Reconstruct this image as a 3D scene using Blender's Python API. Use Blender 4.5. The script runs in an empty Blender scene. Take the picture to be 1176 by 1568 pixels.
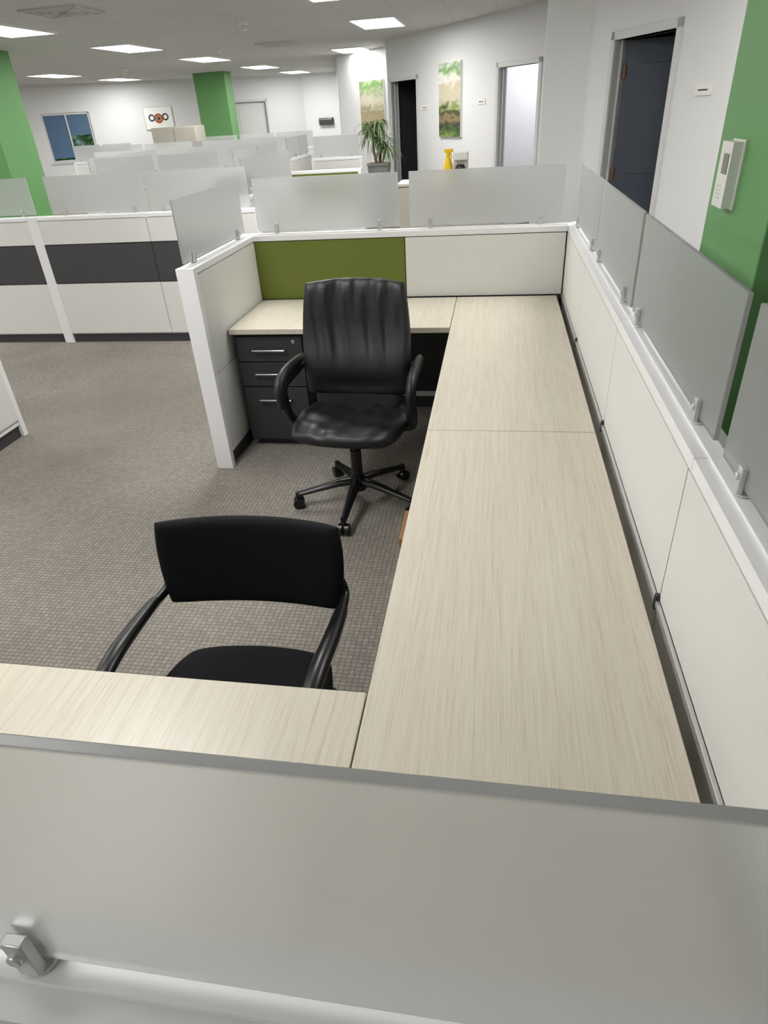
import bpy, bmesh, math, random
from mathutils import Vector, Matrix
random.seed(4)
S = bpy.context.scene
COL = S.collection
pi = math.pi

# ------------------------------------------------------------------ materials
def srgb(r, g, b):
    f = lambda c: (c/255/12.92) if c/255 <= .04045 else ((c/255+.055)/1.055)**2.4
    return (f(r), f(g), f(b), 1)

def mat(name, col, rough=.5, metal=0., noise=.06, nscale=8., bump=0., bscale=200., spec=.5, emis=None, estr=0):
    m = bpy.data.materials.new(name); m.use_nodes = True
    nt = m.node_tree; N = nt.nodes; L = nt.links
    p = N['Principled BSDF']
    p.inputs['Roughness'].default_value = rough
    p.inputs['Metallic'].default_value = metal
    p.inputs['Specular IOR Level'].default_value = spec
    tc = N.new('ShaderNodeTexCoord')
    nz = N.new('ShaderNodeTexNoise'); nz.inputs['Scale'].default_value = nscale; nz.inputs['Detail'].default_value = 2
    L.new(tc.outputs['Object'], nz.inputs['Vector'])
    mx = N.new('ShaderNodeMix'); mx.data_type = 'RGBA'
    mx.inputs[6].default_value = tuple(c*(1-noise) for c in col[:3])+(1,)
    mx.inputs[7].default_value = tuple(min(1, c*(1+noise)) for c in col[:3])+(1,)
    L.new(nz.outputs['Fac'], mx.inputs[0])
    L.new(mx.outputs[2], p.inputs['Base Color'])
    if bump > 0:
        n2 = N.new('ShaderNodeTexNoise'); n2.inputs['Scale'].default_value = bscale; n2.inputs['Detail'].default_value = 2
        L.new(tc.outputs['Object'], n2.inputs['Vector'])
        b = N.new('ShaderNodeBump'); b.inputs['Strength'].default_value = bump; b.inputs['Distance'].default_value = .002
        L.new(n2.outputs['Fac'], b.inputs['Height']); L.new(b.outputs['Normal'], p.inputs['Normal'])
    if emis:
        p.inputs['Emission Color'].default_value = emis
        p.inputs['Emission Strength'].default_value = estr
    return m

def laminate():
    m = bpy.data.materials.new('laminate_light_woodgrain'); m.use_nodes = True
    nt = m.node_tree; N = nt.nodes; L = nt.links; p = N['Principled BSDF']
    tc = N.new('ShaderNodeTexCoord')
    def streak(sx, sy, det, rough=.6):
        mp = N.new('ShaderNodeMapping'); mp.inputs['Scale'].default_value = (sx, sy, 1)
        L.new(tc.outputs['Object'], mp.inputs['Vector'])
        nz = N.new('ShaderNodeTexNoise'); nz.inputs['Scale'].default_value = 1; nz.inputs['Detail'].default_value = det
        nz.inputs['Roughness'].default_value = rough
        L.new(mp.outputs['Vector'], nz.inputs['Vector'])
        return nz.outputs['Fac']
    a = streak(80, 1.4, 2); b = streak(300, 6.5, 4, .75)
    mth = N.new('ShaderNodeMath'); mth.operation = 'MULTIPLY_ADD'; mth.inputs[1].default_value = .72
    L.new(b, mth.inputs[0])
    m2 = N.new('ShaderNodeMath'); m2.operation = 'MULTIPLY'; m2.inputs[1].default_value = .28
    L.new(a, m2.inputs[0]); L.new(m2.outputs[0], mth.inputs[2])
    r = N.new('ShaderNodeValToRGB')
    r.color_ramp.elements[0].position = .34; r.color_ramp.elements[0].color = srgb(184, 174, 157)
    r.color_ramp.elements[1].position = .60; r.color_ramp.elements[1].color = srgb(211, 204, 189)
    e = r.color_ramp.elements.new(.45); e.color = srgb(202, 194, 177)
    L.new(mth.outputs[0], r.inputs[0]); L.new(r.outputs[0], p.inputs['Base Color'])
    p.inputs['Roughness'].default_value = .36
    return m

def carpet():
    m = bpy.data.materials.new('carpet_woven_taupe'); m.use_nodes = True
    nt = m.node_tree; N = nt.nodes; L = nt.links; p = N['Principled BSDF']
    tc = N.new('ShaderNodeTexCoord')
    wn = N.new('ShaderNodeTexNoise'); wn.inputs['Scale'].default_value = 45; wn.inputs['Detail'].default_value = 1
    L.new(tc.outputs['Object'], wn.inputs['Vector'])
    vm = N.new('ShaderNodeVectorMath'); vm.operation = 'MULTIPLY_ADD'; vm.inputs[1].default_value = (.010, .006, 0)
    L.new(wn.outputs['Color'], vm.inputs[0]); L.new(tc.outputs['Object'], vm.inputs[2])
    br = N.new('ShaderNodeTexBrick')
    br.inputs['Scale'].default_value = 1
    br.inputs['Brick Width'].default_value = .022; br.inputs['Row Height'].default_value = .019
    br.inputs['Mortar Size'].default_value = .0036; br.inputs['Mortar Smooth'].default_value = 1.
    br.offset = 0.0
    br.inputs['Color1'].default_value = srgb(150, 145, 136); br.inputs['Color2'].default_value = srgb(135, 130, 122)
    br.inputs['Mortar'].default_value = srgb(108, 103, 97)
    L.new(vm.outputs[0], br.inputs['Vector'])
    nz = N.new('ShaderNodeTexNoise'); nz.inputs['Scale'].default_value = 190; nz.inputs['Detail'].default_value = 2
    L.new(tc.outputs['Object'], nz.inputs['Vector'])
    nb = N.new('ShaderNodeTexNoise'); nb.inputs['Scale'].default_value = 1.3
    L.new(tc.outputs['Object'], nb.inputs['Vector'])
    ad = N.new('ShaderNodeMath'); ad.operation = 'ADD'
    L.new(nz.outputs['Fac'], ad.inputs[0]); L.new(nb.outputs['Fac'], ad.inputs[1])
    mr = N.new('ShaderNodeMapRange'); mr.inputs[1].default_value = .6; mr.inputs[2].default_value = 1.4
    mr.inputs[3].default_value = .76; mr.inputs[4].default_value = 1.18
    L.new(ad.outputs[0], mr.inputs[0])
    mx = N.new('ShaderNodeMix'); mx.data_type = 'RGBA'; mx.blend_type = 'MULTIPLY'; mx.inputs[0].default_value = 1
    L.new(br.outputs['Color'], mx.inputs[6]); L.new(mr.outputs[0], mx.inputs[7])
    L.new(mx.outputs[2], p.inputs['Base Color'])
    p.inputs['Roughness'].default_value = .95; p.inputs['Specular IOR Level'].default_value = .1
    return m

def ceiling_mat():
    m = bpy.data.materials.new('ceiling_tile'); m.use_nodes = True
    nt = m.node_tree; N = nt.nodes; L = nt.links; p = N['Principled BSDF']
    tc = N.new('ShaderNodeTexCoord')
    br = N.new('ShaderNodeTexBrick'); br.offset = 0
    br.inputs['Scale'].default_value = 1
    br.inputs['Brick Width'].default_value = .61; br.inputs['Row Height'].default_value = .61
    br.inputs['Mortar Size'].default_value = .012
    br.inputs['Color1'].default_value = srgb(204, 204, 202); br.inputs['Color2'].default_value = srgb(202, 202, 200)
    br.inputs['Mortar'].default_value = srgb(194, 194, 192)
    L.new(tc.outputs['Object'], br.inputs['Vector'])
    L.new(br.outputs['Color'], p.inputs['Base Color']); p.inputs['Roughness'].default_value = .9
    return m

def frosted():
    m = bpy.data.materials.new('frosted_glass'); m.use_nodes = True
    nt = m.node_tree; N = nt.nodes; L = nt.links; N.remove(N['Principled BSDF'])
    out = N['Material Output']
    d = N.new('ShaderNodeBsdfDiffuse'); d.inputs['Color'].default_value = (.70, .705, .705, 1)
    t = N.new('ShaderNodeBsdfTranslucent'); t.inputs['Color'].default_value = (.88, .89, .885, 1)
    r = N.new('ShaderNodeBsdfRefraction'); r.inputs['IOR'].default_value = 1.2; r.inputs['Roughness'].default_value = .33
    r.inputs['Color'].default_value = (.95, .962, .96, 1)
    g = N.new('ShaderNodeBsdfGlossy'); g.inputs['Roughness'].default_value = .35
    m1 = N.new('ShaderNodeMixShader'); m1.inputs[0].default_value = .42
    L.new(d.outputs[0], m1.inputs[1]); L.new(t.outputs[0], m1.inputs[2])
    m2 = N.new('ShaderNodeMixShader'); m2.inputs[0].default_value = .62
    L.new(m1.outputs[0], m2.inputs[1]); L.new(r.outputs[0], m2.inputs[2])
    m3 = N.new('ShaderNodeMixShader'); m3.inputs[0].default_value = .04
    tc = N.new('ShaderNodeTexCoord'); nz = N.new('ShaderNodeTexNoise'); nz.inputs['Scale'].default_value = 900
    L.new(tc.outputs['Object'], nz.inputs['Vector'])
    b = N.new('ShaderNodeBump'); b.inputs['Strength'].default_value = .08; b.inputs['Distance'].default_value = .001
    L.new(nz.outputs['Fac'], b.inputs['Height']); L.new(b.outputs[0], g.inputs['Normal'])
    L.new(m2.outputs[0], m3.inputs[1]); L.new(g.outputs[0], m3.inputs[2])
    L.new(m3.outputs[0], out.inputs['Surface'])
    return m

def ramp_mat(name, stops, scale, rough=.6, stretch=(1, 1, 1), detail=4, dist=0., zgrad=None):
    m = bpy.data.materials.new(name); m.use_nodes = True
    nt = m.node_tree; N = nt.nodes; L = nt.links; p = N['Principled BSDF']
    tc = N.new('ShaderNodeTexCoord'); mp = N.new('ShaderNodeMapping'); mp.inputs['Scale'].default_value = stretch
    L.new(tc.outputs['Object'], mp.inputs['Vector'])
    nz = N.new('ShaderNodeTexNoise'); nz.inputs['Scale'].default_value = scale; nz.inputs['Detail'].default_value = detail
    nz.inputs['Distortion'].default_value = dist
    L.new(mp.outputs[0], nz.inputs['Vector'])
    r = N.new('ShaderNodeValToRGB'); els = r.color_ramp.elements
    els[0].position, els[0].color = stops[0]; els[1].position, els[1].color = stops[-1]
    for s, c in stops[1:-1]:
        e = els.new(s); e.color = c
    fac = nz.outputs['Fac']
    if zgrad:
        sx = N.new('ShaderNodeSeparateXYZ'); L.new(tc.outputs['Object'], sx.inputs[0])
        k = N.new('ShaderNodeMath'); k.operation = 'MULTIPLY_ADD'; k.inputs[1].default_value = zgrad; k.inputs[2].default_value = -.5*zgrad
        L.new(nz.outputs['Fac'], k.inputs[0])
        a = N.new('ShaderNodeMath'); a.operation = 'ADD'; L.new(sx.outputs['Z'], a.inputs[0]); L.new(k.outputs[0], a.inputs[1])
        fac = a.outputs[0]
    L.new(fac, r.inputs[0]); L.new(r.outputs[0], p.inputs['Base Color'])
    p.inputs['Roughness'].default_value = rough
    return m

M_LAM = laminate(); M_CARP = carpet(); M_CEIL = ceiling_mat(); M_GLASS = frosted()
M_WALL = mat('wall_paint_white', srgb(218, 218, 218), .8, noise=.015)
M_WALL_LIT = mat('wall_paint_lit', srgb(234, 234, 234), .8, noise=.01)  # lighter copy of the wall paint; light on the pilaster put into the colour
M_GREEN = mat('paint_green', srgb(98, 150, 90), .6, noise=.03)
M_PANEL = mat('panel_tile_offwhite', srgb(220, 219, 215), .6, noise=.02, bump=.1, bscale=500)
M_CAP = mat('panel_trim_white', srgb(234, 234, 235), .38, noise=.01)
M_CORE = mat('panel_core_dark', srgb(58, 58, 60), .6)
M_CHAR = mat('panel_tile_charcoal', srgb(64, 64, 66), .7, noise=.05, bump=.1)
M_OLIVE = mat('fabric_olive', srgb(106, 116, 46), .9, noise=.07, nscale=60, bump=.5, bscale=700)
M_STEEL = mat('steel_charcoal', srgb(50, 50, 52), .45, noise=.03)
M_ALU = mat('aluminium', srgb(205, 205, 205), .3, metal=1., noise=.02)
M_CLAMP = mat('clamp_satin', srgb(206, 206, 204), .35, metal=.6, noise=.02)
M_BLKL = mat('leather_black', srgb(22, 22, 25), .46, noise=.2, nscale=12, bump=.3, bscale=260)
M_BLKF = mat('fabric_black', srgb(14, 14, 19), .85, noise=.15, nscale=40, bump=.4, bscale=900, spec=.25)
M_BLKP = mat('plastic_black', srgb(18, 18, 19), .32, noise=.05)
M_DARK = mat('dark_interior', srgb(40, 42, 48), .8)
M_SLATE = mat('door_slate', srgb(58, 66, 80), .45, noise=.05)
M_FRAME = mat('door_frame_grey', srgb(202, 202, 201), .5, noise=.01)
M_DOORW = mat('door_pale', srgb(206, 206, 204), .5, noise=.01)
M_PLAST = mat('plastic_white', srgb(225, 224, 218), .4, noise=.01)
M_LCD = mat('lcd_grey', srgb(120, 126, 118), .25, noise=.02)
M_WOOD = mat('wood_brown', srgb(120, 78, 46), .5, noise=.15, nscale=20)
M_CARD = mat('cardboard', srgb(176, 134, 92), .8, noise=.08)
M_TAN = mat('cabinet_tan', srgb(178, 174, 162), .6)
M_YEL = mat('plastic_yellow', srgb(232, 196, 20), .35)
M_LEAF = ramp_mat('leaf_green', [(.3, srgb(60, 88, 52)), (.7, srgb(120, 144, 98))], 9)
M_POT = mat('planter_grey', srgb(120, 120, 120), .5)
M_BARK = mat('bark', srgb(110, 92, 70), .8, noise=.2, nscale=30)
M_LAMP = mat('light_diffuser', (1, 1, 1, 1), .5, emis=(1, .99, .97, 1), estr=9)
try: M_LAMP.cycles.emission_sampling = 'NONE'
except Exception: pass
M_BLUE = mat('blind_blue', srgb(76, 104, 134), .7)
M_ART = ramp_mat('painting_landscape', [(.0, srgb(130, 140, 66)), (.06, srgb(70, 104, 44)), (.14, srgb(50, 52, 38)), (.26, srgb(140, 124, 84)), (.34, srgb(52, 56, 38)), (.42, srgb(132, 146, 84)), (.50, srgb(196, 190, 166)), (.66, srgb(196, 184, 156)), (.78, srgb(226, 224, 216)), (.88, srgb(110, 156, 82)), (1., srgb(206, 212, 200))], 4.5, .6, (1, 1, 2), 4, .5, zgrad=.5)
M_ART2 = ramp_mat('painting_clouds', [(.0, srgb(130, 140, 76)), (.14, srgb(78, 100, 56)), (.24, srgb(170, 160, 120)), (.42, srgb(150, 138, 106)), (.55, srgb(196, 190, 170)), (.70, srgb(176, 176, 152)), (.84, srgb(100, 140, 74)), (1., srgb(186, 194, 168))], 4, .6, (1, 1, 2), 4, .6, zgrad=.5)
M_HEDGE = ramp_mat('hedge_leaves', [(.35, srgb(50, 90, 45)), (.55, srgb(150, 190, 120)), (.7, srgb(235, 240, 230))], 5, .8)
M_PAPER = mat('paper_white', srgb(232, 232, 228), .7, noise=.01)
M_RED = mat('print_red', srgb(150, 70, 58), .6)
M_ORG = mat('print_orange', srgb(190, 140, 76), .6)
M_NAVY = mat('print_navy', srgb(50, 60, 90), .6)

# ------------------------------------------------------------------ mesh builder
class MB:
    def __init__(s, name):
        s.name = name; s.v = []; s.f = []; s.fm = []; s.mats = []
    def mi(s, m):
        if m not in s.mats: s.mats.append(m)
        return s.mats.index(m)
    def add(s, vs, fs, m, M=None):
        o = len(s.v); i = s.mi(m)
        for v in vs:
            v = Vector(v); s.v.append(M @ v if M else v)
        for f in fs:
            s.f.append([a+o for a in f]); s.fm.append(i)
    def box(s, x0, x1, y0, y1, z0, z1, m, M=None):
        vs = [(x, y, z) for z in (z0, z1) for y in (y0, y1) for x in (x0, x1)]
        s.add(vs, [(0, 2, 3, 1), (4, 5, 7, 6), (0, 1, 5, 4), (2, 6, 7, 3), (0, 4, 6, 2), (1, 3, 7, 5)], m, M)
    def tube(s, pts, r, m, n=14, M=None, flat=1.0, up=None):
        pts = [Vector(p) for p in pts]; k = len(pts)
        rs = r if isinstance(r, (list, tuple)) else [r]*k
        vs = []; prev = None
        for i, p in enumerate(pts):
            t = (pts[min(i+1, k-1)]-pts[max(i-1, 0)]).normalized()
            if prev is None:
                a = Vector(up) if up else (Vector((0, 0, 1)) if abs(t.z) < .9 else Vector((1, 0, 0)))
            else: a = prev
            x = (a-t*a.dot(t)).normalized(); y = t.cross(x); prev = x
            for j in range(n):
                an = 2*pi*j/n
                vs.append(p+x*math.cos(an)*rs[i]*flat+y*math.sin(an)*rs[i])
        fs = []
        for i in range(k-1):
            for j in range(n):
                fs.append((i*n+j, i*n+(j+1) % n, (i+1)*n+(j+1) % n, (i+1)*n+j))
        fs.append(tuple(range(n-1, -1, -1))); fs.append(tuple((k-1)*n+j for j in range(n)))
        s.add(vs, fs, m, M)
    def cyl(s, p0, p1, r0, m, r1=None, n=24, M=None):
        s.tube([p0, p1], [r0, r0 if r1 is None else r1], m, n, M)
    def cushion(s, C, ex, ey, ez, hw, hh, T, k, m, n=28, disp=None, curve=0., ev=8, M=None, edge=0., taper=0.):
        C, ex, ey, ez = map(Vector, (C, ex, ey, ez)); vs = []; fs = []
        q = [math.sin(pi/2*(2*i/n-1)) for i in range(n+1)]
        idx = {}
        for side in (1, -1):
            for i, u in enumerate(q):
                for j, v in enumerate(q):
                    bd = i in (0, n) or j in (0, n)
                    if bd and side == -1: idx[(side, i, j)] = idx[(1, i, j)]; continue
                    pr = 0 if bd else math.sqrt(max(0, (1-abs(u)**ev)*(1-abs(v)**ev)))
                    d = disp(u, v)*pr if (disp and side == 1) else 0
                    p = C+ex*hw*(1+taper*v)*u*math.sqrt(1-k*v*v/2)+ey*hh*v*math.sqrt(1-k*u*u/2)+ez*(side*T/2*pr+curve*u*u+d+edge*v*v)
                    idx[(side, i, j)] = len(vs); vs.append(p)
        for side in (1, -1):
            for i in range(n):
                for j in range(n):
                    f = [idx[(side, i, j)], idx[(side, i+1, j)], idx[(side, i+1, j+1)], idx[(side, i, j+1)]]
                    if side == -1: f.reverse()
                    fs.append(f)
        s.add(vs, fs, m, M)
    def build(s, bevel=0., ang=38, seg=2):
        me = bpy.data.meshes.new(s.name)
        lo = Vector([min(v[i] for v in s.v) for i in range(3)]); hi = Vector([max(v[i] for v in s.v) for i in range(3)])
        o = Vector(((lo.x+hi.x)/2, (lo.y+hi.y)/2, lo.z))
        me.from_pydata([v-o for v in s.v], [], s.f)
        for m in s.mats: me.materials.append(m)
        for i, p in enumerate(me.polygons): p.material_index = s.fm[i]
        bm = bmesh.new(); bm.from_mesh(me); bmesh.ops.recalc_face_normals(bm, faces=bm.faces); bm.to_mesh(me); bm.free()
        me.polygons.foreach_set('use_smooth', [True]*len(me.polygons))
        me.set_sharp_from_angle(angle=math.radians(ang))
        ob = bpy.data.objects.new(s.name, me); COL.objects.link(ob); ob.location = o
        if bevel:
            b = ob.modifiers.new('bevel', 'BEVEL'); b.width = bevel; b.segments = seg; b.limit_method = 'ANGLE'; b.angle_limit = math.radians(50)
            b.harden_normals = False
        return ob

def smooth_path(pts, sub=6):
    pts = [Vector(p) for p in pts]; out = []
    for i in range(len(pts)-1):
        p0 = pts[max(i-1, 0)]; p1 = pts[i]; p2 = pts[i+1]; p3 = pts[min(i+2, len(pts)-1)]
        for k in range(sub):
            t = k/sub
            out.append(.5*((2*p1)+(-p0+p2)*t+(2*p0-5*p1+4*p2-p3)*t*t+(-p0+3*p1-3*p2+p3)*t**3))
    out.append(pts[-1]); return out

def frame(p0, p1):
    d = Vector((p1[0]-p0[0], p1[1]-p0[1], 0)); L = d.length; d.normalize()
    n = Vector((-d.y, d.x, 0))
    M = Matrix(((d.x, n.x, 0, p0[0]), (d.y, n.y, 0, p0[1]), (0, 0, 1, 0), (0, 0, 0, 1)))
    return M, L

# ------------------------------------------------------------------ room shell
CH = 2.75
chain = [(-14, 16.87), (-6.0, 22.8), (-4.87, 22.6), (-3.46, 16.2), (-2.2, 14.9), (-2.03, 13.7), (.52, 10.1),
         (.395, 7.6), (.79, 7.57), (1.543, 5.55), (1.6, 5.4), (1.6, -4), (-14, -4)]
names = ['back_far', 'back_corner', 'corridor', 'alcove', 'alcove_return', 'offices', 'pilaster_side', 'pilaster',
         'office_side', 'right_jog', 'right', 'rear', 'left']

def wall(name, p0, p1, ops=(), m=M_WALL, th=.12):
    M, L = frame(p0, p1); b = MB('wall_'+name); s = 0
    for (a, c, z0, z1) in sorted(ops):
        b.box(s, a, 0, th, 0, CH, m, M)
        b.box(a, c, 0, th, z1, CH, m, M)
        if z0 > 0: b.box(a, c, 0, th, 0, z0, m, M)
        s = c
    b.box(s, L, 0, th, 0, CH, m, M)
    b.build()
    bb = MB('baseboard_'+name); s = 0
    for (a, c, z0, z1) in sorted(ops):
        if z0 == 0:
            bb.box(s, a-.07, -.012, 0, 0, .1, M_STEEL, M); s = c+.07
    bb.box(s, L, -.012, 0, 0, .1, M_STEEL, M); bb.build()
    return M, L

DT = 2.13
WM = {}
ops = {'back_far': [(2.46, 3.68, .97, 2.12), (7.75, 8.72, 0, DT)],
       'offices': [(.16, 1.08, 0, DT), (3.44, 4.32, 0, DT)],
       'office_side': [(.50, 1.42, 0, DT)],
       'corridor': [(4.9, 6.0, .9, 2.1)]}
for i, nme in enumerate(names):
    p0 = chain[i]; p1 = chain[(i+1) % len(chain)]
    mm = M_WALL_LIT if nme in ('back_corner', 'pilaster') else M_WALL
    WM[nme] = wall(nme, p0, p1, ops.get(nme, []), mm)

b = MB('floor'); b.box(-15, 6, -5, 25, -.1, 0, M_CARP); ob = b.build()
b = MB('ceiling')
n = len(chain)
b.add([(x, y, CH) for x, y in chain]+[(x, y, CH+.1) for x, y in chain],
      [tuple(range(n)), tuple(range(2*n-1, n-1, -1))]+[(i, (i+1) % n, n+(i+1) % n, n+i) for i in range(n)], M_CEIL)
b.build()

def door_set(idx, wname, s0, s1, leaf=None, ang=0, hinge='L', lm=M_SLATE):
    M, L = WM[wname]; b = MB('door_%d' % idx); w = .06
    b.box(s0-w, s0+.0, -.018, .138, 0, DT+w, M_FRAME, M); b.box(s1, s1+w, -.018, .138, 0, DT+w, M_FRAME, M)
    b.box(s0-w, s1+w, -.018, .138, DT, DT+w, M_FRAME, M)
    b.box(s0, s0+.02, .05, .065, 0, DT, M_FRAME, M); b.box(s1-.02, s1, .05, .065, 0, DT, M_FRAME, M)
    if leaf:
        W = s1-s0-.012
        if hinge == 'L': Q = M @ Matrix.Translation((s0+.006, .12, 0)) @ Matrix.Rotation(ang, 4, 'Z')
        else: Q = M @ Matrix.Translation((s1-.006, .12, 0)) @ Matrix.Rotation(pi-ang, 4, 'Z') @ Matrix.Scale(-1, 4, (0, 1, 0))
        b.box(0, W, -.045, 0, .01, DT-.005, lm, Q)
        for z0, z1 in ((.15, .95), (1.1, 1.95)):
            b.box(.12, W-.12, -.053, .008, z0, z1, lm, Q)
        b.cyl((W-.07, -.10, 1.0), (W-.07, .05, 1.0), .012, M_ALU, M=Q)
        b.tube([(W-.07, -.1, 1.0), (W-.19, -.1, 1.0)], .011, M_ALU, M=Q)
        b.tube([(W-.07, .05, 1.0), (W-.19, .05, 1.0)], .011, M_ALU, M=Q)
        for z in (.3, 1.05, 1.85): b.cyl((0, -.05, z), (0, -.05, z+.1), .014, M_WOOD, M=Q)
    b.build(.003)

door_set(1, 'offices', .16, 1.08, True, math.radians(75), 'R', M_SLATE)
door_set(2, 'offices', 3.44, 4.32)
door_set(3, 'office_side', .50, 1.42, True, math.radians(50), 'L', M_SLATE)
door_set(4, 'back_far', 7.75, 8.72, True, 0, 'L', M_DOORW)

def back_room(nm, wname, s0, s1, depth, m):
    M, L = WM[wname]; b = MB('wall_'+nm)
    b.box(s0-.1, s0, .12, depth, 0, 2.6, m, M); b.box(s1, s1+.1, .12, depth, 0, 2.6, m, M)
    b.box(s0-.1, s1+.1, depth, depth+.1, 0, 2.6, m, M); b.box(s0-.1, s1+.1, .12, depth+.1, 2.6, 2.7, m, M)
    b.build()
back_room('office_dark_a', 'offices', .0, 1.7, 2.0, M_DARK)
back_room('office_bright', 'offices', 2.9, 4.36, 2.2, M_WALL_LIT)
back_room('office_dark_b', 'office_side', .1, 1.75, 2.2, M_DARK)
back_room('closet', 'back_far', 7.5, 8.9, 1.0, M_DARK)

def window(idx, wname, s0, s1, z0, z1, blind=True):
    M, L = WM[wname]; b = MB('window_%d' % idx); w = .05
    for a, c, e, f in ((s0, s0+w, z0, z1), (s1-w, s1, z0, z1), (s0, s1, z0, z0+w), (s0, s1, z1-w, z1), ((s0+s1)/2-.02, (s0+s1)/2+.02, z0, z1)):
        b.box(a, c, .03, .09, e, f, M_FRAME, M)
    b.box(s0-.04, s1+.04, -.03, .03, z0-.03, z0, M_FRAME, M)
    if blind:
        b.box(s0+w, (s0+s1)/2-.02, .05, .055, z0+w+.05, z1-w, M_BLUE, M)
        b.box((s0+s1)/2+.02, s1-w, .05, .055, z0+.62, z1-w, M_BLUE, M)
    b.build()
window(1, 'back_far', 2.46, 3.68, .97, 2.12)
window(2, 'corridor', 4.9, 6.0, .9, 2.1, False)
for (wn, s) in (('back_far', 3.0), ('corridor', 5.4)):
    M, L = WM[wn]; b = MB('hedge')
    vs = []; fs = []; nn = 26
    for i in range(nn+1):
        for j in range(nn+1):
            x = s-3+6*i/nn; z = 2.4*j/nn
            vs.append((x, 2.2+.35*math.sin(5*x+3*z)*math.cos(4*z-2*x)+.25*random.random(), z))
    for i in range(nn):
        for j in range(nn):
            a = i*(nn+1)+j; fs.append((a, a+nn+1, a+nn+2, a+1))
    b.add(vs, fs, M_HEDGE, M); b.build()

def column(nm, x0, x1, y0, y1):
    b = MB(nm); b.box(x0, x1, y0, y1, 0, CH, M_GREEN); b.box(x0-.012, x1+.012, y0-.012, y1+.012, 0, .1, M_PLAST); b.build(.004)
column('green_column', -8.1, -7.1, 9.7, 10.5)
column('green_column', -7.66, -6.84, 18.5, 19.0)
column('green_column', .70, 1.58, 1.96, 2.52)

def thermostat(M, w, h, d=.03):
    b = MB('wall_thermostat')
    b.box(-w/2-.005, w/2+.005, -.006, 0, -h/2-.005, h/2+.005, M_PLAST, M)
    b.box(-w/2, w/2, -d, -.006, -h/2, h/2, M_PLAST, M)
    b.box(-w*.12, w*.36, -d-.002, -d, h*.02, h*.33, M_LCD, M)
    for i in range(4): b.box(-w*.3, w*.1, -d-.0015, -d, -h*.36+i*h*.06, -h*.36+i*h*.06+h*.02, M_FRAME, M)
    b.build(.004)
thermostat(Matrix.Translation((.70, 2.31, 1.515)) @ Matrix.Rotation(-pi/2, 4, 'Z'), .105, .175, .035)
thermostat(Matrix.Translation((-7.45, 9.7, 1.30)), .09, .12)

def sign(wn, s, z, w=.2, h=.07):
    M, L = WM[wn]; b = MB('door_sign'); b.box(s-w/2, s+w/2, -.01, 0, z-h/2, z+h/2, M_PLAST, M)
    b.box(s-w*.3, s+w*.3, -.012, -.01, z-.006, z+.004, M_CORE, M); b.build(.002)
sign('office_side', 1.86, 1.73, .19, .07); sign('offices', 1.35, 1.72); sign('offices', 3.02, 1.75)

def painting(wn, s0, s1, z0, z1, m):
    M, L = WM[wn]; b = MB('wall_painting')
    b.box(s0, s1, -.035, 0, z0, z1, M_PAPER, M); b.box(s0+.004, s1-.004, -.038, -.035, z0+.004, z1-.004, m, M); b.build()
painting('offices', 1.86, 2.50, 1.30, 2.29, M_ART)
painting('alcove', .85, 1.70, 1.30, 2.24, M_ART2)
M, L = WM['back_far']
b = MB('framed_poster'); s0, s1 = 5.12, 5.88
b.box(s0, s1, -.03, -.001, 1.62, 2.13, M_PAPER, M)
for a, c, e, f in ((s0-.02, s0, 1.60, 2.15), (s1, s1+.02, 1.60, 2.15), (s0, s1, 1.60, 1.62), (s0, s1, 2.13, 2.15)): b.box(a, c, -.035, -.001, e, f, M_FRAME, M)
for i, (sx, zz, r, mm) in enumerate(((.19, 1.88, .09, M_NAVY), (.38, 1.86, .12, M_RED), (.57, 1.89, .09, M_CORE), (.38, 1.86, .075, M_ORG), (.38, 1.86, .045, M_NAVY), (.19, 1.88, .05, M_PAPER), (.57, 1.89, .05, M_PAPER))):
    b.cyl((s0+sx, -.031-.002*i, zz), (s0+sx, -.029, zz), r, mm, M=M)
b.build()
M, L = WM['back_corner']
b = MB('wall_mailbox'); b.box(.5, .95, -.12, 0, 1.42, 1.60, M_CORE, M); b.box(.52, .93, -.13, -.12, 1.55, 1.58, M_ALU, M); b.build(.005)

# ------------------------------------------------------------------ ceiling lights
def in_room(x, y):
    c = False; n = len(chain)
    for i in range(n):
        x1, y1 = chain[i]; x2, y2 = chain[(i+1) % n]
        if (y1 > y) != (y2 > y) and x < (x2-x1)*(y-y1)/(y2-y1)+x1: c = not c
    return c
lights = []
for y in (-1.2, 1.9, 5.1, 8.4, 11.4, 14.5, 17.9, 21.0): lights.append((-5.68, y, 1))
for y in (1.6, 4.7, 7.8, 10.9): lights.append((-1.7, y, 1))
lights.append((-1.7, -1.6, .45))
for y in (-1.2, 3.0, 6.2, 9.3, 12.4, 15.6, 18.45): lights.append((-9.6, y, 1))
lights += [(-2.9, 15.1, .4), (-12.6, 8, 1), (-12.6, 13, 1), (1.08, 4.0, .5)]  # last panel is added out of view, to brighten the right-hand walls and screens
for x, y, k in lights:
    if not in_room(x, y): continue
    b = MB('ceiling_light_panel')
    b.box(x-.3, x+.3, y-.6, y+.6, CH-.012, CH, M_LAMP)
    for a in (-1, 1):
        b.box(x+a*.3-.012, x+a*.3+.012, y-.62, y+.62, CH-.02, CH, M_CAP); b.box(x-.3, x+.3, y+a*.6-.012, y+a*.6+.012, CH-.02, CH, M_CAP)
    b.build()
    l = bpy.data.lights.new('panel_light', 'AREA'); l.shape = 'RECTANGLE'; l.size = .58; l.size_y = 1.16; l.energy = 41*k
    l.color = (1, .988, .968)
    o = bpy.data.objects.new('panel_light', l); COL.objects.link(o); o.location = (x, y, CH-.03)
M, L = WM['offices']
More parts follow.
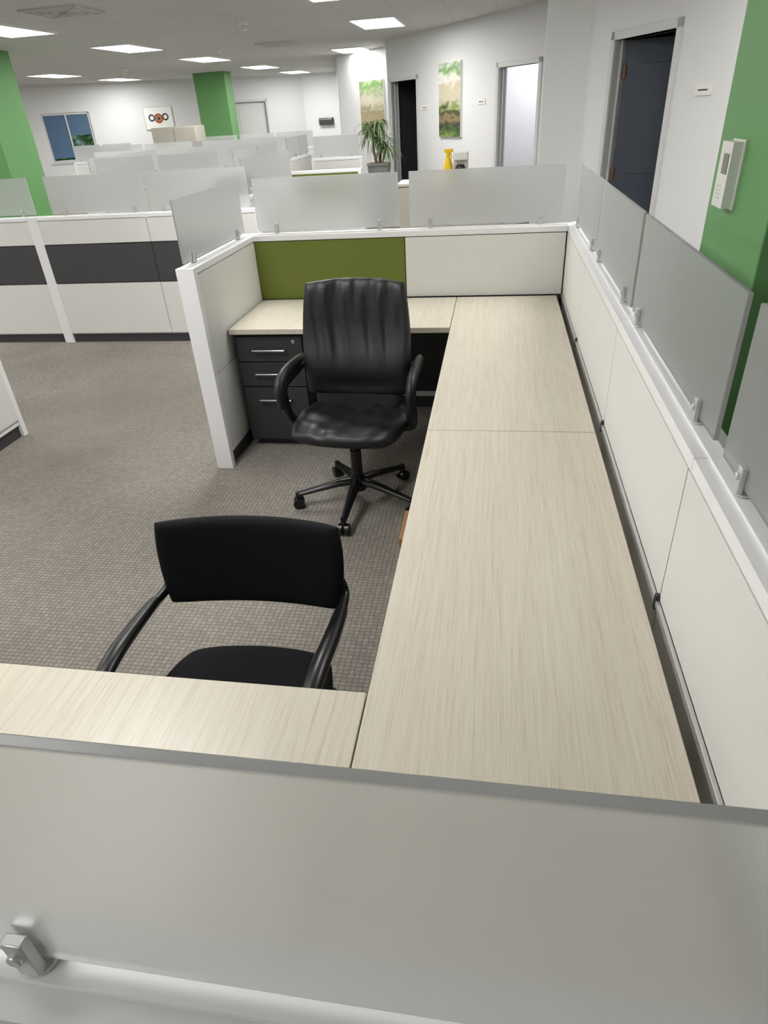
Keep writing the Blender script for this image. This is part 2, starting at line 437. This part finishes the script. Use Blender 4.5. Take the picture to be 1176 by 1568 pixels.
l = bpy.data.lights.new('office_light', 'AREA'); l.size = .6; l.energy = 20; l.color = (.93, .93, 1)
o = bpy.data.objects.new('office_light', l); COL.objects.link(o); o.location = M @ Vector((3.6, 1.1, 2.55))
for x, y in ((-4.38, 7.56), (-3.68, 12.7)):
    b = MB('ceiling_vent')
    for k in range(4):
        r0 = .29-.07*k
        for a in (-1, 1):
            b.box(x-r0, x+r0, y+a*r0-.018, y+a*r0+.018, CH-.02, CH, M_FRAME); b.box(x+a*r0-.018, x+a*r0+.018, y-r0, y+r0, CH-.02, CH, M_FRAME)
    b.box(x-.29, x+.29, y-.29, y+.29, CH-.006, CH, M_CHAR)
    b.build()
for x, y in ((-4.9, 13.2), (-7.9, 15.5), (-3.2, 9.6)):
    b = MB('ceiling_sprinkler'); b.cyl((x, y, CH), (x, y, CH-.03), .06, M_CAP); b.cyl((x, y, CH-.03), (x, y, CH-.08), .02, M_ALU); b.cyl((x, y, CH-.08), (x, y, CH-.085), .05, M_ALU); b.build()

# ------------------------------------------------------------------ cubicle partitions
W = M_PANEL
STD = [(.12, .735, W), (.742, 1.085, W)]
def partition(p0, p1, joints, left=STD, right=STD, H=1.12, th=.09, posts=(), ends=(True, True), gapm=M_CORE, channel=False):
    M, L = frame(p0, p1); b = MB('cubicle_partition'); h = th/2
    b.box(.004, L-.004, -h+.012, h-.012, .07, H-.03, gapm, M)
    b.box(.03, L-.03, -h+.02, h-.02, 0, .08, M_CORE, M)
    b.box(0, L, -h, h, H-.03, H, M_CAP, M)
    b.box(.0, L, -.018, .018, H, H+.007, M_CAP, M)
    for j in joints[1:-1]:
        b.box(j-.02, j+.02, -h-.001, h+.001, H-.029, H+.002, M_CAP, M)
    for side, st in ((1, left), (-1, right)):
        for i in range(len(joints)-1):
            stack = st[i] if isinstance(st[0], list) else st
            for z0, z1, m in stack:
                a = joints[i]+.003; c = joints[i+1]-.003
                y0, y1 = (h-.012, h) if side > 0 else (-h, -h+.012)
                b.box(a, c, y0, y1, z0, z1, m, M)
            b.box(joints[i], joints[i+1], side*(h-.011) if side < 0 else h-.012, side*(h-.012) if side < 0 else h-.011, .08, .12, M_CAP, M)
    if channel:
        b.box(joints[0]+.05, joints[-1]-.02, h, h+.009, .728, .742, M_CLAMP, M)
        for j in joints[1:-1]:
            b.box(j-.007, j+.007, h, h+.010, .715, .755, M_STEEL, M)
    if ends[0]: b.box(-.012, .028, -h-.002, h+.002, .0, H+.001, M_CAP, M)
    if ends[1]: b.box(L-.028, L+.012, -h-.002, h+.002, .0, H+.001, M_CAP, M)
    for q in posts: b.box(q-.045, q+.045, -h-.004, h+.004, 0, H+.001, M_CAP, M)
    b.build(.0025)
    return M, L

def screen(p0, p1, zb=1.142, zt=1.43, H=1.12):
    M, L = frame(p0, p1); b = MB('frosted_glass_screen')
    b.box(0, L, -.005, .005, zb, zt, M_GLASS, M)
    for s in (.12, L-.12):
        b.cyl((s, 0, H+.0075), (s, 0, H+.013), .016, M_CLAMP, M=M)
        b.box(s-.010, s+.010, -.016, -.0055, H+.012, H+.062, M_CLAMP, M)
        b.box(s-.010, s+.010, .0055, .016, H+.012, H+.062, M_CLAMP, M)
        b.cyl((s, -.021, H+.044), (s, .021, H+.044), .007, M_CLAMP, M=M)
    b.build(.0015)

OL = [(.12, .735, W), (.742, 1.085, M_OLIVE)]
GD = [(.12, .735, M_STEEL), (.742, 1.085, W)]
partition((-1.57, 4.115), (.40, 4.115), [.02, 1.03, 1.967], left=STD, right=[OL, GD], ends=(True, False))
RW = [(.12, .725, W), (.745, 1.085, W)]
partition((.447, .17), (.447, 4.16), [.02, 1.06, 2.03, 2.99, 3.97], left=RW, right=STD, ends=(True, True), channel=True)
partition((-1.525, 3.155), (-1.525, 4.07), [.0, .915], left=[(.12, .56, W), (.567, 1.085, W)], right=[(.12, .56, W), (.567, 1.085, W)], ends=(True, False))
partition((-1.57, .215), (.40, .215), [.02, 1.03, 1.967], ends=(True, False))
partition((-1.525, .26), (-1.525, 1.17), [.0, .91], ends=(False, True))
screen((-1.454, 4.115), (-.574, 4.115)); screen((-.509, 4.115), (.366, 4.115))
for a, c in ((.27, 1.18), (1.246, 2.20), (2.24, 3.15), (3.17, 4.07)): screen((.447, a), (.447, c))
screen((-1.525, 3.15), (-1.525, 4.05))
screen((-.49, .215), (.37, .215)); screen((-1.45, .215), (-.575, .215))
screen((-1.525, .27), (-1.525, 1.13))

BL = [(.09, .54, W), (.55, .87, M_CHAR), (.88, 1.075, W)]
partition((-7.0, 5.615), (-1.95, 5.615), [0, 1.05, 2.03, 2.97, 4.05, 5.05], left=STD, right=BL, H=1.10, posts=(2.98,))
for a, c in ((-5.9, -5.0), (-4.9, -3.99), (-3.83, -2.93), (-2.91, -2.02)): screen((a, 5.615), (c, 5.615), 1.122, 1.41, 1.10)
partition((-3.15, .6), (-3.15, 3.55), [0, 1, 2, 2.95])
def simple(p0, p1, g=True, olive=False, sc=1.0):
    M, L = frame(p0, p1); k = max(1, round(L/.93)); j = [L*i/k for i in range(k+1)]
    st = OL if olive else STD
    partition(p0, p1, j, left=st, right=st, H=1.12)
    if g:
        for i in range(k):
            a = M @ Vector((j[i]+.03, 0, 0)); c = M @ Vector((j[i+1]-.03, 0, 0)); screen((a.x, a.y), (c.x, c.y))
simple((-4.75, 8.0), (-3.15, 8.0))
simple((-3.05, 8.1), (-3.05, 9.9)); simple((-5.9, 10.0), (-3.1, 10.0))
simple((-2.32, 6.3), (-2.18, 7.5)); simple((-2.65, 9.0), (-1.72, 9.0), False, True)
simple((-2.95, 11.4), (-2.15, 11.4)); simple((-5.2, 12.4), (-3.6, 12.4)); simple((-3.4, 11.5), (-3.4, 12.9))
simple((-7.6, 13.0), (-5.6, 13.0)); simple((-5.4, 12.5), (-5.4, 14.6)); simple((-9.0, 14.5), (-7.6, 14.5))
simple((-6.6, 15.8), (-4.0, 15.8)); simple((-4.85, 8.05), (-4.85, 9.9))
b = MB('storage_cabinet'); x0, x1, y0, y1 = -7.36, -6.36, 15.0, 15.5
b.box(x0, x1, y0, y1, .05, 1.66, M_TAN); b.box(x0+.03, x1-.03, y0+.03, y1, 0, .05, M_CORE)
for i in range(2):
    a = x0+i*.5; b.box(a+.01, a+.49, y0-.018, y0, .07, 1.64, M_TAN)
    b.cyl((x0+.5+(-.05 if i == 0 else .05), y0-.04, .9), (x0+.5+(-.05 if i == 0 else .05), y0-.04, 1.1), .008, M_ALU)
b.build(.004)

# ------------------------------------------------------------------ desks
b = MB('u_shaped_desk'); zt, zb = .74, .71
b.box(-.225, .367, 2.138, 4.045, zb, zt, M_LAM); b.box(-.225, .367, .268, 2.134, zb, zt, M_LAM)
b.box(-1.468, -.228, 3.41, 4.045, zb, zt, M_LAM); b.box(-1.468, -.228, .268, .885, zb, zt, M_LAM)
for (x0, x1, y0, y1) in ((-.18, .36, 2.10, 2.17), (-.18, .36, .30, .34)):
    b.box(x0, x1, y0, y1, .68, .71, M_STEEL)
    b.box(x0, x0+.05, y0, y0+.04, .02, .68, M_STEEL); b.box(x1-.05, x1, y0, y0+.04, .02, .68, M_STEEL)
    b.box(x0, x1, y0, y0+.04, 0, .03, M_STEEL)
b.box(-1.45, -1.42, .30, .86, 0, .71, M_STEEL)
for y in (.9, 1.6, 2.9, 3.6): b.box(.05, .365, y, y+.012, .62, .71, M_STEEL)
b.build(.0025)

b = MB('file_cabinet'); x0, x1, y0, y1 = -1.452, -1.06, 3.46, 4.0
b.box(x0, x1, y0, y1, .04, .70, M_STEEL); b.box(x0+.02, x1-.02, y0+.04, y1, 0, .05, M_CORE)
for z0, z1, hz in ((.545, .690, .615), (.395, .538, .475), (.055, .388, .315)):
    b.box(x0+.002, x1-.002, y0-.02, y0, z0, z1, M_STEEL)
    b.tube([(x0+.10, y0-.02, hz), (x0+.10, y0-.045, hz), (x1-.10, y0-.045, hz), (x1-.10, y0-.02, hz)], .0065, M_ALU, 10)
b.cyl((x1-.05, y0-.024, .66), (x1-.05, y0-.018, .66), .011, M_ALU)
b.build(.003)
b = MB('cardboard_box'); b.box(-.385, -.14, 2.34, 2.58, 0, .105, M_CARD); b.box(-.384, -.264, 2.341, 2.579, .105, .108, M_CARD); b.box(-.262, -.141, 2.341, 2.579, .105, .108, M_CARD); b.build(.002)

# ------------------------------------------------------------------ executive chair
def exec_chair(cx, cy, yaw=0.):
    b = MB('executive_office_chair'); M = Matrix.Translation((cx, cy, 0)) @ Matrix.Rotation(yaw, 4, 'Z')
    for k in range(5):
        a = math.radians(-90+72*k); d = Vector((math.cos(a), math.sin(a), 0))
        b.tube([d*.03+Vector((0, 0, .125)), d*.10+Vector((0, 0, .12)), d*.2+Vector((0, 0, .10)), d*.31+Vector((0, 0, .078))], [.028, .026, .021, .017], M_BLKP, 12, M, flat=.75)
        e = d*.315; t = Vector((-d.y, d.x, 0))
        b.cyl(e+Vector((0, 0, .05)), e+Vector((0, 0, .09)), .014, M_BLKP, M=M)
        for q in (-1, 1):
            c = e+t*q*.016+Vector((0, 0, .029)); b.cyl(c-t*.010, c+t*.010, .029, M_BLKP, M=M)
        b.cyl(e+Vector((0, 0, .029))-t*.02, e+Vector((0, 0, .029))+t*.02, .010, M_BLKP, M=M)
    b.cyl((0, 0, .08), (0, 0, .16), .045, M_BLKP, .036, M=M)
    b.cyl((0, 0, .16), (0, 0, .30), .028, M_BLKP, M=M); b.cyl((0, 0, .30), (0, 0, .40), .020, M_BLKP, M=M)
    b.box(-.10, .10, -.12, .14, .385, .42, M_BLKP, M)
    def sd(u, v):
        return .007*math.sin(9*u+4*v)*math.sin(7*v-3*u+1)+.004*math.sin(17*u-6*v)*(v < .9)-.010*math.exp(-(u*u+v*v)*3)
    b.cushion((0, -.02, .455), (1, 0, 0), (0, 1, -.02), (0, .02, 1), .278, .225, .085, .50, M_BLKL, 40, sd, curve=.010, edge=-.010, M=M)
    b.cushion((0, -.01, .42), (1, 0, 0), (0, 1, 0), (0, 0, 1), .24, .20, .05, .5, M_BLKP, 16, M=M)
    th = math.radians(9); up = Vector((0, math.sin(th), math.cos(th))); fr = Vector((0, -math.cos(th), math.sin(th)))
    def bd(u, v):
        env = (1-u**6)*max(0, min(1, (v+.5)*1.3))*(1-.25*max(0, v))
        bend = .16*(1-v)*u*abs(u)
        x = u*.95+bend
        w = -abs(math.sin(5.6*x+.25*math.sin(3*v)+.35))**1.0*.013-abs(math.sin(9.7*x+1.9+.5*math.sin(4*v+u)))**1.6*.010-abs(math.sin(19*x+2*v))**2*.003
        return env*w+.020*math.exp(-((v+.40)**2)*7)-.014*math.exp(-((v+.78)**2)*60)*(1-u*u)
    b.cushion(Vector((0, .215, .797)), (1, 0, 0), up, fr, .268, .282, .09, .30, M_BLKL, 90, bd, curve=.035, M=M, taper=-.03)
    b.cushion(Vector((0, .180, .53)), (1, 0, 0), up, fr, .225, .09, .07, .4, M_BLKL, 24, None, curve=.02, M=M)
    b.tube(smooth_path([(0, .10, .40), (0, .24, .41), (0, .27, .50), (0, .30, .72)]), .03, M_BLKP, 12, M, flat=.5)
    for q in (-1, 1):
        P = [(q*.20, .03, .425), (q*.27, .02, .43), (q*.300, -.03, .47), (q*.308, -.075, .56), (q*.308, -.085, .65), (q*.306, -.02, .668), (q*.302, .08, .672), (q*.298, .20, .676), (q*.285, .25, .66), (q*.262, .262, .64)]
        b.tube(smooth_path(P), .025, M_BLKP, 14, M)
        P = [(q*.308, -.105, .56), (q*.312, -.106, .650), (q*.310, -.04, .69), (q*.306, .10, .695), (q*.302, .23, .69)]
        sp = smooth_path(P); b.tube(sp, [.020+.019*math.sin(pi*(i+1)/(len(sp)+1))**.5 for i in range(len(sp))], M_BLKL, 16, M, flat=.65)
    return b.build()
exec_chair(-.662, 2.83, math.radians(-3))

# ------------------------------------------------------------------ visitor chair
def guest_chair(cx, cy, yaw=0.):
    b = MB('guest_armchair'); M = Matrix.Translation((cx, cy, 0)) @ Matrix.Rotation(yaw, 4, 'Z')
    b.cushion((.030, .01, .44), (1, 0, 0), (0, 1, -.02), (0, .02, 1), .242, .25, .065, .6, M_BLKF, 30, lambda u, v: -.006*math.exp(-(u*u+v*v)*3), curve=.008, edge=-.012, M=M)
    th = math.radians(9); up = Vector((0, math.sin(th), math.cos(th))); fr = Vector((0, -math.cos(th), math.sin(th)))
    b.cushion((0, .385, .655), (1, 0, 0), up, fr, .272, .136, .05, .20, M_BLKF, 44, None, curve=.045, edge=.004, ev=12, M=M, taper=.02)
    c = .024
    for q in (-1, 1):
        arm = smooth_path([(q*.255, .355, .61), (q*.268, .335, .575), (c*.2+q*.270, .24, .588), (c*.7+q*.260, .05, .628), (c+q*.250, -.10, .640), (c+q*.248, -.19, .62), (c+q*.248, -.225, .54), (c+q*.248, -.235, .30), (c+q*.248, -.245, .012)])
        b.tube(arm, .0135, M_BLKP, 14, M)
        pad = smooth_path([(c*.2+q*.271, .255, .592), (c*.5+q*.266, .12, .619), (c*.8+q*.258, .0, .644), (c+q*.251, -.10, .650), (c+q*.249, -.175, .634)])
        b.tube(pad, [.014+.009*math.sin(pi*(i+.5)/len(pad))**.5 for i in range(len(pad))], M_BLKP, 14, M, flat=.75)
        leg = smooth_path([(c+q*.248, -.23, .40), (c+q*.246, -.10, .39), (c+q*.238, .10, .385), (c+q*.215, .18, .33), (c+q*.215, .23, .012)])
        b.tube(leg, .0125, M_BLKP, 14, M)
        b.cyl((c+q*.248, -.245, 0), (c+q*.248, -.245, .014), .018, M_BLKP, M=M); b.cyl((c+q*.215, .23, 0), (c+q*.215, .23, .014), .018, M_BLKP, M=M)
    b.tube([(c-.246, -.10, .392), (c+.246, -.10, .392)], .011, M_BLKP, 12, M); b.tube([(c-.236, .11, .387), (c+.236, .11, .387)], .011, M_BLKP, 12, M)
    return b.build()
guest_chair(-.650, 1.04, math.radians(1.5))

# ------------------------------------------------------------------ plant
b = MB('potted_dracaena'); px, py = -2.06, 12.5
b.cyl((px, py, 0), (px, py, .92), .15, M_POT, .20, 32); b.cyl((px, py, .92), (px, py, .95), .215, M_POT, .215, 32); b.cyl((px, py, .945), (px, py, .955), .18, M_BARK)
for t in range(5):
    a = t*1.256; top = Vector((px+.15*math.cos(a), py+.15*math.sin(a), 1.18+.09*t))
    b.tube([(px+.05*math.cos(a), py+.05*math.sin(a), .93), top], [.018, .012], M_BARK, 10)
    for k in range(26):
        az = random.random()*6.28; el = random.uniform(-.2, 1.3); Ln = random.uniform(.28, .50)
        d = Vector((math.cos(az)*math.cos(el), math.sin(az)*math.cos(el), math.sin(el)))
        sd = Vector((-math.sin(az), math.cos(az), 0)); vs = []; fs = []; p = top.copy(); N_ = 7
        for i in range(N_+1):
            w = .011*math.sin(pi*(.12+.88*i/N_))+.001
            vs += [p-sd*w, p+Vector((0, 0, -.004)), p+sd*w]
            d = (d+Vector((0, 0, -.42))).normalized(); p = p+d*Ln/N_
        for i in range(N_):
            for j in range(2): fs.append((i*3+j, i*3+j+1, i*3+j+4, i*3+j+3))
        b.add(vs, fs, M_LEAF)
b.build()

# ------------------------------------------------------------------ supply cabinet with bottle and dispenser
b = MB('supply_cabinet'); x0, x1, y0, y1 = -.95, .05, 6.8, 7.2
b.box(x0, x1, y0, y1, .06, 1.10, M_TAN); b.box(x0+.02, x1-.02, y0+.02, y1, 0, .06, M_CORE); b.box(x0-.01, x1+.01, y0-.02, y1, 1.10, 1.125, M_LAM)
for i in range(2): b.box(x0+.01+i*.5, x0+.49+i*.5, y0-.016, y0, .08, 1.09, M_TAN)
b.build(.003)
b = MB('spray_bottle'); x, y, z = -.48, 6.95, 1.125
b.tube([(x, y, z), (x, y, z+.12), (x, y, z+.17), (x, y, z+.2)], [.045, .045, .03, .016], M_YEL, 20)
b.tube([(x, y, z+.2), (x, y, z+.235)], .02, M_YEL); b.box(x-.035, x+.05, y-.014, y+.014, z+.232, z+.262, M_YEL)
b.tube([(x+.02, y, z+.235), (x+.035, y, z+.2), (x+.03, y, z+.175)], .006, M_YEL); b.build(.003)
b = MB('coffee_maker'); x = -.36
b.box(x-.07, x+.07, y-.1, y+.1, z, z+.03, M_PLAST); b.box(x-.07, x+.07, y+.03, y+.1, z+.03, z+.2, M_PLAST); b.box(x-.07, x+.07, y-.1, y+.1, z+.17, z+.23, M_PLAST)
b.tube([(x, y-.04, z+.03), (x, y-.04, z+.10), (x, y-.04, z+.13)], [.045, .05, .035], M_BLKP, 20); b.build(.006)

b = MB('office_desk'); b.box(-2.95, -2.40, 6.3, 7.5, .71, .74, M_LAM)
for xx in (-2.92, -2.46):
    for yy in (6.33, 7.42): b.box(xx, xx+.04, yy, yy+.04, 0, .71, M_STEEL)
b.build(.002)
b = MB('computer_monitor'); Q = Matrix.Translation((-2.62, 6.9, .74)) @ Matrix.Rotation(math.radians(70), 4, 'Z')
b.box(-.12, .12, -.08, .08, 0, .015, M_BLKP, Q); b.box(-.02, .02, .0, .02, .015, .3, M_BLKP, Q); b.box(-.27, .27, -.03, 0, .18, .52, M_BLKP, Q); b.box(-.255, .255, -.032, -.03, .195, .505, M_DARK, Q); b.build(.003)

# ------------------------------------------------------------------ world, camera
w = bpy.data.worlds.new('World'); S.world = w; w.use_nodes = True
nt = w.node_tree; bg = nt.nodes['Background']
sky = nt.nodes.new('ShaderNodeTexSky'); sky.sky_type = 'NISHITA'; sky.sun_elevation = math.radians(45); sky.sun_disc = False
nt.links.new(sky.outputs[0], bg.inputs[0]); bg.inputs[1].default_value = .3

cam = bpy.data.cameras.new('Camera'); co = bpy.data.objects.new('Camera', cam); COL.objects.link(co)
f1 = Vector((-.1578, .832, -.5308)).normalized()
rt = Vector((.9864, .152, -.055)); rt = (rt-f1*rt.dot(f1)).normalized(); up = rt.cross(f1)
co.matrix_world = Matrix(((rt.x, up.x, -f1.x, 0), (rt.y, up.y, -f1.y, 0), (rt.z, up.z, -f1.z, 1.74), (0, 0, 0, 1)))
cam.sensor_fit = 'VERTICAL'; cam.sensor_height = 36; cam.sensor_width = 27; cam.lens = 983/1568*36
cam.clip_start = .01; cam.clip_end = 200
S.camera = co
S.view_settings.view_transform = 'Standard'
S.view_settings.exposure = -.1
